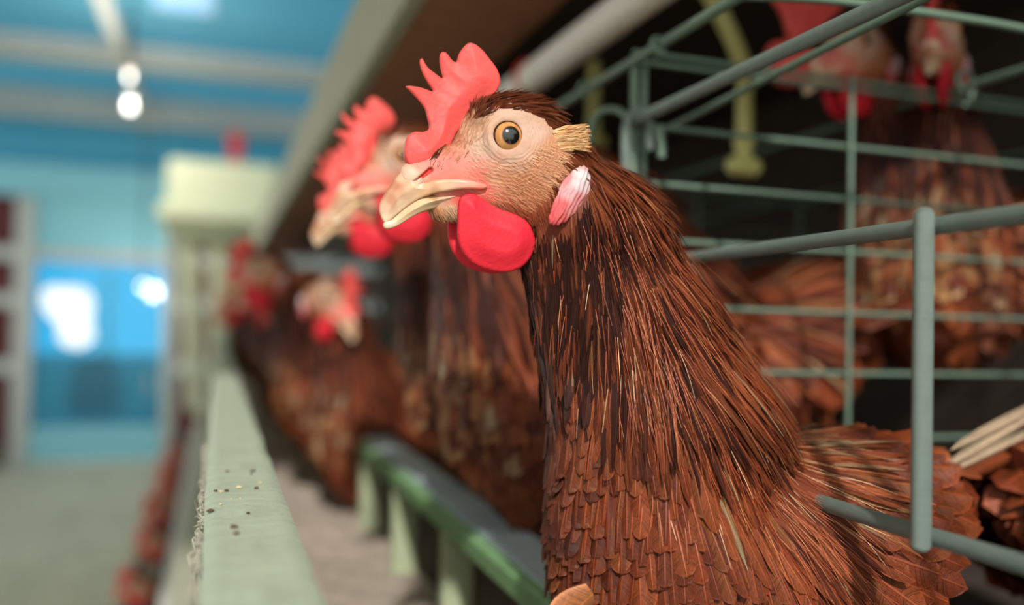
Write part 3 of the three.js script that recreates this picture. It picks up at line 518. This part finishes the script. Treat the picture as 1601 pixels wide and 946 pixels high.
// [px, py, direction x, direction y (down), length mm, width mm, round 0..1, paleness]
const flow = [
  [700, 222, 0.55, -0.85, 4, 1.0, 0, 0], [735, 180, 0.8, -0.6, 6, 1.6, 0, 0], [760, 158, 0.95, -0.25, 8, 2.0, 0, 0.0], [800, 150, 1, 0.1, 10, 2.2, 0, 0], [860, 175, 0.9, 0.42, 12, 2.4, 0, 0], [905, 205, 0.75, 0.65, 15, 2.6, 0, 0], [860, 215, 0.95, 0.3, 9, 2.0, 0, 0],
  [915, 280, 0.45, 0.9, 18, 2.8, 0, 0], [980, 270, 0.65, 0.75, 20, 3.0, 0, 0], [860, 370, 0.05, 1, 14, 2.4, 0, 0.1], [900, 340, 0.15, 1, 20, 3.0, 0, 0], [830, 400, 0.1, 1, 10, 2.4, 0, 0.1], [820, 350, 0.35, 0.9, 7, 1.6, 0, 0],
  [960, 360, 0.4, 0.9, 25, 3.2, 0, 0.0], [1030, 350, 0.55, 0.83, 25, 3.2, 0, 0], [870, 480, -0.03, 1, 20, 3.4, 0, 0.1], [940, 480, 0.22, 0.97, 30, 3.8, 0, 0.05], [1020, 460, 0.55, 0.83, 33, 4.0, 0, 0.1], [1085, 430, 0.58, 0.8, 30, 3.6, 0, 0.05],
  [870, 600, -0.02, 1, 20, 6, 0.4, 0.05], [950, 600, 0.15, 1, 30, 5, 0.1, 0.1], [1050, 580, 0.5, 0.86, 38, 4.6, 0, 0.15], [1140, 570, 0.62, 0.78, 40, 4.8, 0, 0.2],
  [880, 700, 0.0, 1, 17, 8.5, 1, 0.0], [960, 720, 0.08, 1, 20, 8.5, 1, 0.05], [1060, 700, 0.35, 0.93, 34, 6.0, 0.2, 0.2], [1150, 680, 0.55, 0.83, 40, 5.5, 0.1, 0.35], [1175, 622, 0.68, 0.72, 42, 5.2, 0, 0.5], [1192, 652, 0.72, 0.7, 44, 6.0, 0, 0.85], [1222, 672, 0.8, 0.6, 40, 6.5, 0, 0.9], [1195, 700, 0.72, 0.7, 40, 6.5, 0, 0.75],
  [880, 830, 0.02, 1, 17, 9.5, 1, 0], [970, 850, 0.05, 1, 20, 10, 1, 0], [1070, 830, 0.2, 0.98, 26, 8, 0.7, 0.05], [1160, 800, 0.42, 0.9, 34, 7, 0.2, 0.15], [1185, 770, 0.6, 0.8, 32, 7, 0.2, 0.3], [1160, 900, 0.4, 0.9, 32, 11, 0.7, 0.05],
  [900, 950, 0, 1, 20, 11, 1, 0.05], [1000, 960, 0.05, 1, 22, 11, 1, 0], [1100, 950, 0.2, 0.98, 28, 11, 0.9, 0],
  [1235, 800, 0.9, 0.4, 28, 14, 1, 0], [1205, 860, 0.8, 0.55, 28, 14, 1, 0], [1272, 735, 0.95, 0.3, 28, 16, 1, 0], [1315, 690, 0.98, 0.15, 28, 16, 1, 0], [1330, 760, 0.97, 0.2, 28, 17, 1, 0], [1310, 840, 0.95, 0.3, 30, 17, 1, 0], [1292, 662, 0.96, 0.25, 26, 13, 1, 0], [1340, 690, 0.97, 0.2, 30, 14, 1, 0.05], [1350, 780, 0.97, 0.25, 30, 15, 1, 0.05], [1330, 880, 0.9, 0.4, 32, 17, 1, 0], [1450, 700, 1, 0.02, 34, 15, 1, 0.05], [1450, 820, 1, 0.15, 36, 18, 1, 0], [1600, 720, 1, -0.15, 40, 16, 1, 0.15], [1600, 860, 1, 0.05, 40, 18, 1, 0], [1400, 960, 0.9, 0.4, 36, 18, 1, 0],
];
const facePoly = polySDF([[628, 245], [668, 262], [693, 236], [706, 212], [728, 196], [760, 187], [792, 186], [824, 198], [846, 216], [856, 240], [850, 262], [836, 300], [830, 352], [780, 345], [745, 332], [712, 330], [690, 362], [640, 350], [600, 330]]);
const lobeSD = polySDF(smoothPoly(lobePts.map((p) => A(p[0], p[1]))));
const chest = [lin(162, 78, 41), lin(178, 90, 49), lin(140, 65, 37), lin(168, 81, 42), lin(122, 55, 33), lin(184, 98, 55)];
const paleCol = lin(226, 190, 150), tanCol = lin(198, 134, 86), neckShadeCol = lin(88, 38, 24);
const shiftCol = (c, a, k) => [c[0] * k, c[1] * k * (1 + a), c[2] * k * (1 + a * 1.4)];

// one hen's surface fields. The neck and body are a chain of tapered capsules in metres from the eye.
const henChain = (dx = 0) => {
  const n = (px, py, r, kz, s = 0) => { const a = A(px, py); return { p: [a[0] + s * dx, a[1], 0], r: r * 0.000285, kz }; };
  return [n(852, 272, 66, 0.84, 0), n(938, 368, 86, 0.80, 0.25), n(990, 525, 124, 0.80, 0.6), n(1032, 672, 165, 0.86, 1), n(1042, 850, 176, 0.95, 1), n(1080, 950, 160, 1.05, 1), n(1180, 880, 170, 1.1, 0.5), n(1275, 845, 168, 1.12, 0), n(1345, 810, 122, 1.05, 0), n(1405, 765, 62, 0.8, 0)];
};
const th0 = A(838, 390), th1 = A(915, 590);
function bodySDF(chain) { return (x, y, z) => { let d = 1e9; for (let i = 0; i + 1 < chain.length; i++) { const a = chain[i], b = chain[i + 1]; d = smin(d, capsule(x, y, z, a.p, b.p, a.r, b.r, (a.kz + b.kz) / 2), 0.02); } return smin(d, capsule(x, y, z, th0, th1, 0.0075, 0.0175, 0.9), 0.01); }; }

const FLOORY = Y(-0.25) - EYE.y;     // cage floor, from the eye
function henGeometries(o) {
  // o: q fineness, density, spread (dx), turn = head rotation matrix or null, keep = how many feathers become single meshes
  const chain = henChain(o.dx || 0), bs = bodySDF(chain), G = { head: headParts(o.q) };
  const pivot = V(...chain[0].p), turn = o.turn || null, back = turn ? turn.clone().invert() : null, hv = V();
  const toHead = (x, y, z) => { if (!back) return [x, y, z]; hv.set(x, y, z).sub(pivot).applyMatrix4(back).add(pivot); return [hv.x, hv.y, hv.z]; };
  const place = (g) => { if (turn) { g.translate(-pivot.x, -pivot.y, -pivot.z); g.applyMatrix4(turn); g.translate(pivot.x, pivot.y, pivot.z); } return g; };
  // head skin with a stub of neck, fine; then the body, coarse
  const neck = (x, y, z) => capsule(x, y, z, chain[0].p, chain[1].p, chain[0].r, chain[1].r, 0.82);
  const hs = (x, y, z) => smin(headSDF(x, y, z), turn ? Math.hypot(x - pivot.x, y - pivot.y, z) - 0.019 : neck(x, y, z), 0.012);
  const lo = A(618, 372), hi = A(905, 150);
  const hg = meshSDF(hs, [lo[0], lo[1], -0.0245], [hi[0], hi[1] + 0.002, 0.0245], 0.00056 * o.q);
  if (o.q < 2) { const p = hg.attributes.position, n = hg.attributes.normal; for (let i = 0; i < p.count; i++) { const x = p.getX(i), y = p.getY(i), z = p.getZ(i), d = wrinkle(x, y, z); p.setXYZ(i, x + n.getX(i) * d, y + n.getY(i) * d, z + n.getZ(i) * d); } hg.computeVertexNormals(); }
  colourVerts(hg, faceColour);
  const bg = meshSDF(bs, [-0.02 - Math.abs(o.dx || 0), -0.26, -0.085], [0.50, 0.03, 0.085], 0.0045);
  const bcol = lin(110, 50, 28); colourVerts(bg, () => bcol);
  // feathers
  const F = new Feathers(), S = new Feathers(), single = [];
  const cell = 0.004, hash = new Map(), key = (a, b, c) => a * 73856093 ^ b * 19349663 ^ c * 83492791;
  function free(p, r) { const m = Math.ceil(r / cell), a = Math.floor(p.x / cell), b = Math.floor(p.y / cell), c = Math.floor(p.z / cell); for (let i = -m; i <= m; i++) for (let j = -m; j <= m; j++) for (let k = -m; k <= m; k++) { const l = hash.get(key(a + i, b + j, c + k)); if (l) for (const q of l) if (q.distanceToSquared(p) < r * r) return false; } const kk = key(a, b, c); if (!hash.has(kk)) hash.set(kk, []); hash.get(kk).push(p.clone()); return true; }
  const va = V(), vb = V(), vc = V(), n = V(), t = V(), p = V();
  function scatter(g, count, isHead) {
    const P = g.attributes.position, N = g.attributes.normal, I = g.index.array, cum = []; let tot = 0;
    for (let i = 0; i < I.length; i += 3) { va.fromBufferAttribute(P, I[i]); vb.fromBufferAttribute(P, I[i + 1]).sub(va); vc.fromBufferAttribute(P, I[i + 2]).sub(va); tot += vb.cross(vc).length() * 0.5; cum.push(tot); }
    for (let k = 0; k < count; k++) {
      const r = rnd() * tot; let a = 0, b = cum.length - 1; while (a < b) { const m = (a + b) >> 1; cum[m] < r ? a = m + 1 : b = m; }
      let u = rnd(), v = rnd(); if (u + v > 1) { u = 1 - u; v = 1 - v; }
      const i = a * 3; va.fromBufferAttribute(P, I[i]); vb.fromBufferAttribute(P, I[i + 1]); vc.fromBufferAttribute(P, I[i + 2]);
      p.set(va.x + u * (vb.x - va.x) + v * (vc.x - va.x), va.y + u * (vb.y - va.y) + v * (vc.y - va.y), va.z + u * (vb.z - va.z) + v * (vc.z - va.z));
      n.fromBufferAttribute(N, I[i]).normalize();
      let [px, py] = sag(p.x - (isHead ? 0 : 0), p.y); const jx = px + 10 * nz(p.x * 60, p.y * 60, p.z * 60), jy = py + 10 * nz(p.x * 60 + 9, p.y * 60, p.z * 60);
      if (lobeSD(p.x, p.y) < (p.x < hp.lobe[0] ? 0.0028 : -0.0012) && Math.abs(p.z) > 0.008) continue;
      if (isHead && facePoly(jx, jy) < 3 + 5 * nz(px * 0.3, py * 0.3)) continue;
      if (!isHead) { const h = toHead(p.x, p.y, p.z); if (headSDF(h[0], h[1], h[2]) < 0.001) continue; if (!turn && px < 905 && py < 330 && facePoly(px, py) < 6) continue; }
      const w = idw(flow, px, py, 1.8, 2); const bg2 = o.keep ? 1 : lerp(1.9, 1.15, w[4]); let L = w[2] * MM * rr(0.8, 1.25) * bg2, W = w[3] * lerp(0.72, 1.3, w[4]) * MM * rr(0.8, 1.2) * bg2;
      if (!free(p, Math.sqrt(L * W) * o.gap * lerp(1, o.keep ? 1.35 : 1.2, sstep(0.35, 0.9, w[4])))) continue;
      t.set(w[0] + 0.12 * nz(p.x * 45, p.y * 45, 5) + rr(-0.10, 0.10), -w[1] + 0.1 * nz(p.x * 45, p.y * 45, 9) + rr(-0.06, 0.06), rr(-0.10, 0.10));
      t.addScaledVector(n, -t.dot(n)); if (t.lengthSq() < 0.02) continue; t.normalize();
      const pal = w[5] * (0.6 + 0.8 * nz(p.x * 30, p.y * 30, p.z * 30)), q = rnd(), tone = 0.77 + 0.24 * rnd() + 0.5 * nz(p.x * 26, p.y * 26, p.z * 26 + 3) + 0.25 * nz(p.x * 70, p.y * 40, p.z * 60 + 3);
      const isPale = q < pal * 0.85 && w[4] < 0.45; if (isPale) W *= 0.6;
      let col = isPale ? (rnd() < 0.45 ? paleCol : tanCol) : chest[Math.floor(rnd() * chest.length)];
      if (w[4] < 0.5 && px < 1100 && py > 320 && rnd() < (px < 930 ? 0.75 : 0.3) * (1 - sstep(520, 700, py))) col = neckShadeCol;  // darker feathers paint in the shade of the head down the neck front
      if (o.cream && px < 915 && py > 600 && py < 930 && rnd() < 0.5) col = rnd() < 0.3 ? paleCol : tanCol;
      col = shiftCol(col, rr(-0.12, 0.12), isHead ? tone * 1.3 : tone);
      const tip = rnd() < 0.25 ? [col[0] * 1.25, col[1] * 1.45, col[2] * 1.5] : [col[0] * 0.95, col[1] * 0.92, col[2] * 0.92];
      const lift = isHead ? rr(0.02, 0.10) : w[4] > 0.5 ? rr(0.14, 0.30) : rr(0.05, 0.18) + 0.22 * Math.max(0, nz(p.x * 55, p.y * 30, p.z * 55 + 8)), shape = w[4] + rr(-0.2, 0.2);
      if (!isHead && o.keep && p.z > 0.012 && w[4] > 0.55 && px > 840 && px < 1580 && py > 640 && py < 980) { single.push({ p: p.clone(), n: n.clone(), t: t.clone(), L, W, lift, col, s: L * W * (1.5 - Math.abs(px - 1150) / 900) }); continue; }
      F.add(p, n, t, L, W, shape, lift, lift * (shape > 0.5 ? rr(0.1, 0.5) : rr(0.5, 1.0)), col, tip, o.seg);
    }
  }
  scatter(hg, o.nHead, true); scatter(bg, o.nBody, false);
  if (o.keep) { single.sort((a, b) => b.s - a.s); for (const f of single.slice(o.keep)) F.add(f.p, f.n, f.t, f.L, f.W, 1, f.lift, f.lift * 0.35, f.col, f.col, o.seg); G.single = single.slice(0, o.keep); }
  // hair-fine strands: hackle barbs, face bristles
  if (o.strands) {
    const P = bg.attributes.position, N = bg.attributes.normal;
    for (let k = 0; k < o.strands; k++) {
      const i = Math.floor(rnd() * P.count); p.fromBufferAttribute(P, i); n.fromBufferAttribute(N, i).normalize(); p.x += rr(-2, 2) * MM; p.y += rr(-2, 2) * MM; p.z += rr(-2, 2) * MM;
      const [px, py] = sag(p.x, p.y); if (px < 905 && py < 335) continue; const w = idw(flow, px, py, 1.8, 2); if (w[4] > 0.6 && rnd() < 0.88) continue; if (px < 930 && rnd() < 0.65) continue;
      t.set(w[0] + rr(-0.2, 0.2), -w[1] + rr(-0.12, 0.12), rr(-0.15, 0.15)); t.addScaledVector(n, -t.dot(n)); if (t.lengthSq() < 0.02) continue; t.normalize();
      const c = rnd() < 0.012 + w[5] * 0.3 ? paleCol : rnd() < 0.08 ? tanCol : chest[Math.floor(rnd() * 4)];
      p.addScaledVector(n, rr(1.0, 3.4) * MM); S.add(p, n, t, w[2] * MM * rr(0.35, 0.9), rr(0.16, 0.4) * MM, 0, rr(0.05, 0.22), rr(0.02, 0.2), c, c, 3, 0.1);
    }
  }
  if (o.bristles) {
    const P = hg.attributes.position, N = hg.attributes.normal;
    const zones = [[700, 232, 30, 0.5, -0.85, 2.6, 0.24, lin(176, 116, 80), 0.4], [678, 262, 13, 0.3, -0.95, 1.6, 0.24, lin(96, 58, 38), 0.16], [790, 305, 50, 0.9, 0.4, 3.0, 0.22, lin(206, 140, 98), 0.34], [835, 270, 34, 0.9, 0.35, 3.4, 0.24, lin(210, 152, 110), 0.34], [740, 290, 30, 0.95, 0.25, 2.2, 0.2, lin(216, 146, 116), 0.2], [752, 250, 34, 0.9, 0.3, 1.8, 0.2, lin(212, 180, 152), 0.2], [735, 205, 34, 0.6, -0.7, 2.2, 0.24, lin(190, 136, 100), 0.3], [672, 345, 24, 0.5, 0.85, 3.4, 0.34, lin(188, 128, 88), 1.0], [700, 345, 24, 0.6, 0.8, 3.2, 0.34, lin(206, 160, 124), 0.8], [780, 335, 40, 0.75, 0.6, 4.2, 0.4, lin(150, 72, 42), 1.0], [835, 340, 26, 0.4, 0.9, 5, 0.45, lin(150, 72, 42), 1.0]];
    for (let k = 0; k < o.bristles; k++) {
      const i = Math.floor(rnd() * P.count); p.fromBufferAttribute(P, i); n.fromBufferAttribute(N, i).normalize(); const [px, py] = sag(p.x, p.y);
      if (facePoly(px, py) > 12 || Math.hypot(p.x, p.y) < 0.0105) continue;
      let best = null, bd = 1; for (const z of zones) { const d = Math.hypot(px - z[0], py - z[1]) / z[2]; if (d < bd) { bd = d; best = z; } } if (!best || rnd() > best[8]) continue;
      t.set(best[3] + rr(-0.25, 0.25), -best[4] + rr(-0.25, 0.25), rr(-0.2, 0.2)); t.addScaledVector(n, -t.dot(n)); if (t.lengthSq() < 0.02) continue; t.normalize();
      const c = shiftCol(best[7], rr(-0.1, 0.15), rr(0.7, 1.2)); S.add(p, n, t, best[5] * MM * rr(0.6, 1.3), best[6] * MM * rr(0.7, 1.3), 0, rr(0.08, 0.3), rr(0, 0.2), c, c, 3, 0.1);
    }
    // stiff tan tuft over the ear opening
    for (const sg of [1, -1]) for (let k = 0; k < 520; k++) {
      const u = rnd(), v = rnd(), [x, y] = A(lerp(842, 882, u), lerp(216, 250, v) - 6 * Math.sin(u * 2.5)); const pp = V(x, y, sg * (0.0172 + 0.0014 * Math.sin(u * 3))); const tt = V(0.95, 0.12 - 0.35 * (v - 0.4), sg * rr(0.12, 0.3)).normalize(); const c = shiftCol(rnd() < 0.5 ? lin(206, 164, 112) : lin(178, 126, 78), rr(-0.1, 0.1), rr(0.75, 1.2));
      S.add(pp, V(0, 0.1, sg).normalize(), tt, rr(2.5, 6) * MM, rr(0.5, 1.0) * MM, 0, rr(0.0, 0.25), 0.1, c, c, 3, 0.2);
    }
  }
  // assemble in the hen's own frame: base on the cage floor
  const base = V(0.22, FLOORY, 0), fin = (g) => { g.translate(-base.x, -base.y, -base.z); return g; };
  const strip = (g) => { const q = g.clone(); for (const k of Object.keys(q.attributes)) if (!['position', 'normal', 'color'].includes(k)) q.deleteAttribute(k); return q; };
  G.base = base;
  G.body = fin(mergeAll([place(strip(hg)), strip(bg)]));
  const fgeo = F.geo(); G.plumage = fin(fgeo); G.strands = o.strands ? fin(S.geo()) : null;
  for (const k of ['comb', 'wattleNear', 'wattleFar', 'upper', 'lower', 'lobeNear', 'lobeFar']) fin(place(G.head[k]));
  G.eyeAt = [1, -1].map((s) => { const e = V(0, 0, s * eyeZ); if (turn) e.sub(pivot).applyMatrix4(turn).add(pivot); return e.sub(base); });
  G.eyeTurn = turn ? new THREE.Quaternion().setFromRotationMatrix(turn) : new THREE.Quaternion();
  G.count = F.p.length / 3;
  return G;
}
// a round feather shared by the single feathers of the large hen
const unitFeathers = [0, 1, 2, 3].map((k) => { const f = new Feathers(); f.add(V(0, 0, 0), V(0, 1, 0), V(1, 0, 0), 1, 1, 1, 0.16 + 0.045 * k, 0.02 + 0.05 * k, [1, 1, 1], [1, 1, 1], 9, 0.25 + 0.1 * k); const g = f.geo(); g.deleteAttribute('color'); return g; });
const singleMats = [0, 1, 2, 3, 4, 5, 6, 7].map((k) => phys({ map: featherTex, color: new THREE.Color().setRGB(...shiftCol(chest[k % chest.length], 0.05 * (k % 3 - 1), 0.66 + 0.09 * (k % 5))), roughness: 0.46, side: THREE.DoubleSide, bumpMap: featherBump, bumpScale: 0.0004, specularIntensity: 0.7 }));
function tailAndLegs(g, mats, wing) {
  for (const s of [-1, 1]) {
    const l = mesh('leg', mergeAll([rod(V(0.02, 0.09, s * 0.035), V(0.0, 0.012, s * 0.035), 0.006, 10), ...[-0.5, 0, 0.5].map((a) => rod(V(0, 0.010, s * 0.035), V(-0.045 * Math.cos(a), 0.005, s * 0.035 + 0.045 * Math.sin(a)), 0.0045, 8)), rod(V(0, 0.010, s * 0.035), V(0.025, 0.005, s * 0.035), 0.004, 8)]), M.leg, g); void l;
  }
  const T = new Feathers();
  for (let i = -5; i <= 5; i++) T.add(V(0.115, 0.175, i * 0.006), V(-0.35, 0.9, i * 0.06).normalize(), V(0.86, 0.34, i * 0.05).normalize(), 0.10, 0.026, 1, 0.04, 0.03, chest[(i + 5) % 6], chest[(i + 6) % 6], 8, 0.2);
  mesh('tail', T.geo(), mFeather, g);
}
function assemble(G) {
  const g = new THREE.Group();
  mesh('body', G.body, mSkin, g);
  const pl = mesh('plumage', G.plumage, mFeather, g); pl.userData.kind = 'stuff';
  if (G.strands) { const s = mesh('fine_down', G.strands, mStrand, g); s.userData.kind = 'stuff'; }
  if (G.single) G.single.forEach((f, i) => {
    const m = mesh('feather', unitFeathers[i % 4], singleMats[Math.floor(rnd() * 8)], g);
    const X3 = f.t, Y3 = f.n.clone(), Z3 = V().crossVectors(X3, Y3); m.matrix.makeBasis(X3.clone().multiplyScalar(f.L), Y3.multiplyScalar(f.L), Z3.multiplyScalar(f.W)); m.matrix.setPosition(f.p.x - G.base.x, f.p.y - G.base.y, f.p.z - G.base.z); m.matrix.decompose(m.position, m.quaternion, m.scale);
  });
  const H = G.head;
  mesh('comb', H.comb, mFlesh, g); mesh('wattle', H.wattleNear, mWattle, g); mesh('wattle', H.wattleFar, mWattle, g);
  mesh('upper_beak', H.upper, mBeak, g); mesh('lower_beak', H.lower, mBeak, g); mesh('earlobe', H.lobeNear, mSkin, g); mesh('earlobe', H.lobeFar, mSkin, g);
  for (const k of [0, 1]) { const e = mesh('eye', H.ball, mBall, g); e.position.copy(G.eyeAt[k]); e.quaternion.copy(G.eyeTurn); if (k) e.quaternion.multiply(new THREE.Quaternion().setFromAxisAngle(V(0, 1, 0), Math.PI)); mesh('iris', H.iris, mIris, e); mesh('pupil', H.pupil, mPupil, e); }
  tailAndLegs(g);
  return g;
}
console.log('large hen');
// ---- the large hen
{
  const G = henGeometries({ q: 1, big: 1, gap: 0.26, seg: 6, nHead: 60000, nBody: 220000, strands: 9000, bristles: 42000, keep: 290 });
  const hen = assemble(G); hen.name = numbered('hen'); scene.add(hen);
  hen.position.set(EYE.x + G.base.x, EYE.y + G.base.y, ZH);
  tag(hen, 'large russet hen in sharp focus with upright red comb and round wattle', 'hen');
  {
    const f = mesh('feather', unitFeathers[1], phys({ map: featherTex, color: rgb(206, 128, 74), roughness: 0.5, side: THREE.DoubleSide }), hen), [x, y] = A(862, 880);
    f.matrix.makeBasis(V(-0.62, -0.76, 0.20).multiplyScalar(0.03), V(-0.35, 0.04, 0.94).multiplyScalar(0.03), V(-0.72, 0.65, 0.24).multiplyScalar(0.02)); f.matrix.setPosition(x - G.base.x, y - G.base.y, 0.046); f.matrix.decompose(f.position, f.quaternion, f.scale);
  }
  hen.remove(hen.children.find((q) => q.name === 'tail'));
  console.log('feathers', G.count / 21, 'tris', G.body.index.count / 3);
}
// ---- other hens: two softer casts, copied
const soft = { cream: true, q: 2.4, big: 1.9, gap: 0.30, seg: 3, nHead: 3000, nBody: 14000 };
const castA = assemble(henGeometries({ ...soft, dx: -0.02 }));
const turnB = new THREE.Matrix4().makeRotationY(1.9).multiply(new THREE.Matrix4().makeRotationZ(0.35));
const castB = assemble(henGeometries({ ...soft, dx: -0.01, turn: turnB }));
console.log('casts');
function noLegs(h) { for (const q of h.children.filter((c) => c.name === 'leg')) h.remove(q); return h; }
function placeHen(cast, eye, yaw, label, grp, sc = 1, tilt = 0, roll = 0) {      // eye: where the middle of its eyes comes to lie
  const h = cast.clone(); h.name = numbered('hen'); scene.add(h);
  h.rotation.set(roll, yaw, tilt, 'YXZ'); h.scale.setScalar(sc);
  const e = V(-0.22, -FLOORY, 0).multiplyScalar(sc).applyEuler(h.rotation);
  h.position.set(eye.x - e.x, eye.y - e.y, eye.z - e.z);
  tag(h, label, 'hen', grp); return h;
}
const at = (px, py, depth) => ray(px, py).multiplyScalar(depth).add(V(0, CY, 0));
const row = 'hens reaching out over the main trough';
placeHen(castA, at(624, 249, 0.60), 0.0, 'russet hen right behind the large hen, its beak overlapped by the large beak', row, 1, 0.14);
placeHen(castA, at(572, 300, 0.74), 0.05, 'russet hen half hidden, third along the trough with only comb and beak tip showing', row, 0.98, 0.18);
placeHen(castB, at(474, 452, 1.08), 0.35, 'blurred hen with its head turned towards the lens above the trough', row, 1, 0.0);
placeHen(castA, at(425, 440, 1.35), -0.1, 'blurred hen with bright comb directly behind the hen with turned head', row, 1, 0.1);
placeHen(castA, at(402, 418, 1.2), 0.05, 'blurred hen whose comb stands highest in the far cluster of heads', row, 1, 0.1);
placeHen(castB, at(392, 462, 1.62), 0.0, 'blurred hen low over the trough, second behind the hen with turned head', row, 0.95, 0);
placeHen(castA, at(382, 456, 1.95), 0.1, 'blurred hen third behind the hen with turned head, merging with others', row, 1, 0.1);
placeHen(castA, at(366, 470, 2.4), -0.1, 'blurred hen fourth behind the hen with turned head, merging with others', row, 1, 0.15);
placeHen(castA, at(358, 482, 3.0), 0.1, 'blurred hen second from the far end of the trough', row, 1, 0.1);
placeHen(castA, at(350, 488, 3.6), 0.0, 'blurred hen at the far end of the trough', row, 1, 0.1);
noLegs(placeHen(castA, at(1462, 55, 0.66), 0.72, 'dim hen inside the cage facing the lens at upper right', undefined, 0.95, 0.05));
{
  const h = placeHen(castA, at(1325, 72, 0.70), 0.15, 'dim hen behind the wires with a very big red comb at the top edge', undefined, 1, 0.1);
  const c = h.children.find((q) => q.name === 'comb'), piv = V(-0.22 - 0.004, -FLOORY + 0.004, 0);      // an outsized comb with a hanging front lobe
  noLegs(h); c.scale.set(2.2, 1.9, 1.7); c.position.copy(piv).sub(piv.clone().multiply(c.scale));
}
noLegs(placeHen(castA, at(888, 272, 0.70), 0.0, 'dim hen whose brown back shows behind the partition right of the large neck', undefined, 1, 0.3));
{ const h = placeHen(castA, V(0.655, EYE.y - 0.005, -0.435), -2.9, 'hen at the right edge whose rounded rump is cut by the frame', undefined, 1, 0); h.remove(h.children.find((q) => q.name === 'tail')); noLegs(h); h.updateMatrixWorld(true);
  // its long pale tail feathers reach out over the large hen's rump
  const point = (() => { const f = new Feathers(); f.add(V(0, 0, 0), V(0, 1, 0), V(1, 0, 0), 1, 1, 0, 0.10, 0.06, [1, 1, 1], [1, 1, 1], 8, 0.25); const g = f.geo(); g.deleteAttribute('color'); return g; })();
  const mPale = phys({ map: featherTex, color: rgb(238, 214, 184), roughness: 0.5, side: THREE.DoubleSide, bumpMap: featherBump, bumpScale: 0.0004 });
  [[1630, 642, 1466, 736, 0.0095], [1640, 664, 1472, 744, 0.0075], [1632, 630, 1480, 706, 0.009], [1625, 690, 1490, 752, 0.012]].forEach(([px, py, qx, qy, W], i) => {
    const a = onZ(px, py, -0.385), b = onZ(qx, qy, -0.366), L = a.distanceTo(b);
    const f = mesh('tail_feather', point, i === 3 ? singleMats[1] : mPale), X3 = b.clone().sub(a).normalize(), Z3 = V().crossVectors(X3, V(-0.3, 0.25, 1).normalize()).normalize(), Y3 = V().crossVectors(Z3, X3);
    f.matrix.makeBasis(X3.multiplyScalar(L), Y3.multiplyScalar(L * 0.6), Z3.multiplyScalar(W)); f.matrix.setPosition(a); f.matrix.decompose(f.position, f.quaternion, f.scale);
    f.updateMatrixWorld(true); h.attach(f);
  });
}
['nearest red head of the lower tier beside the aisle floor', 'second red head from the front in the lower tier', 'third red head from the front in the lower tier', 'fourth red head from the front in the lower tier', 'fifth red head from the front in the lower tier', 'farthest red head of the lower tier'].forEach((l, i) => placeHen(castA, V(-0.15 + 0.01 * (i % 2), CY - 0.585 + 0.012 * (i % 3), -2.12 - 0.36 * i), (i % 3 - 1) * 0.15, l, 'hens of the lower tier', 1, 0.1));

renderer.render(scene, camera);
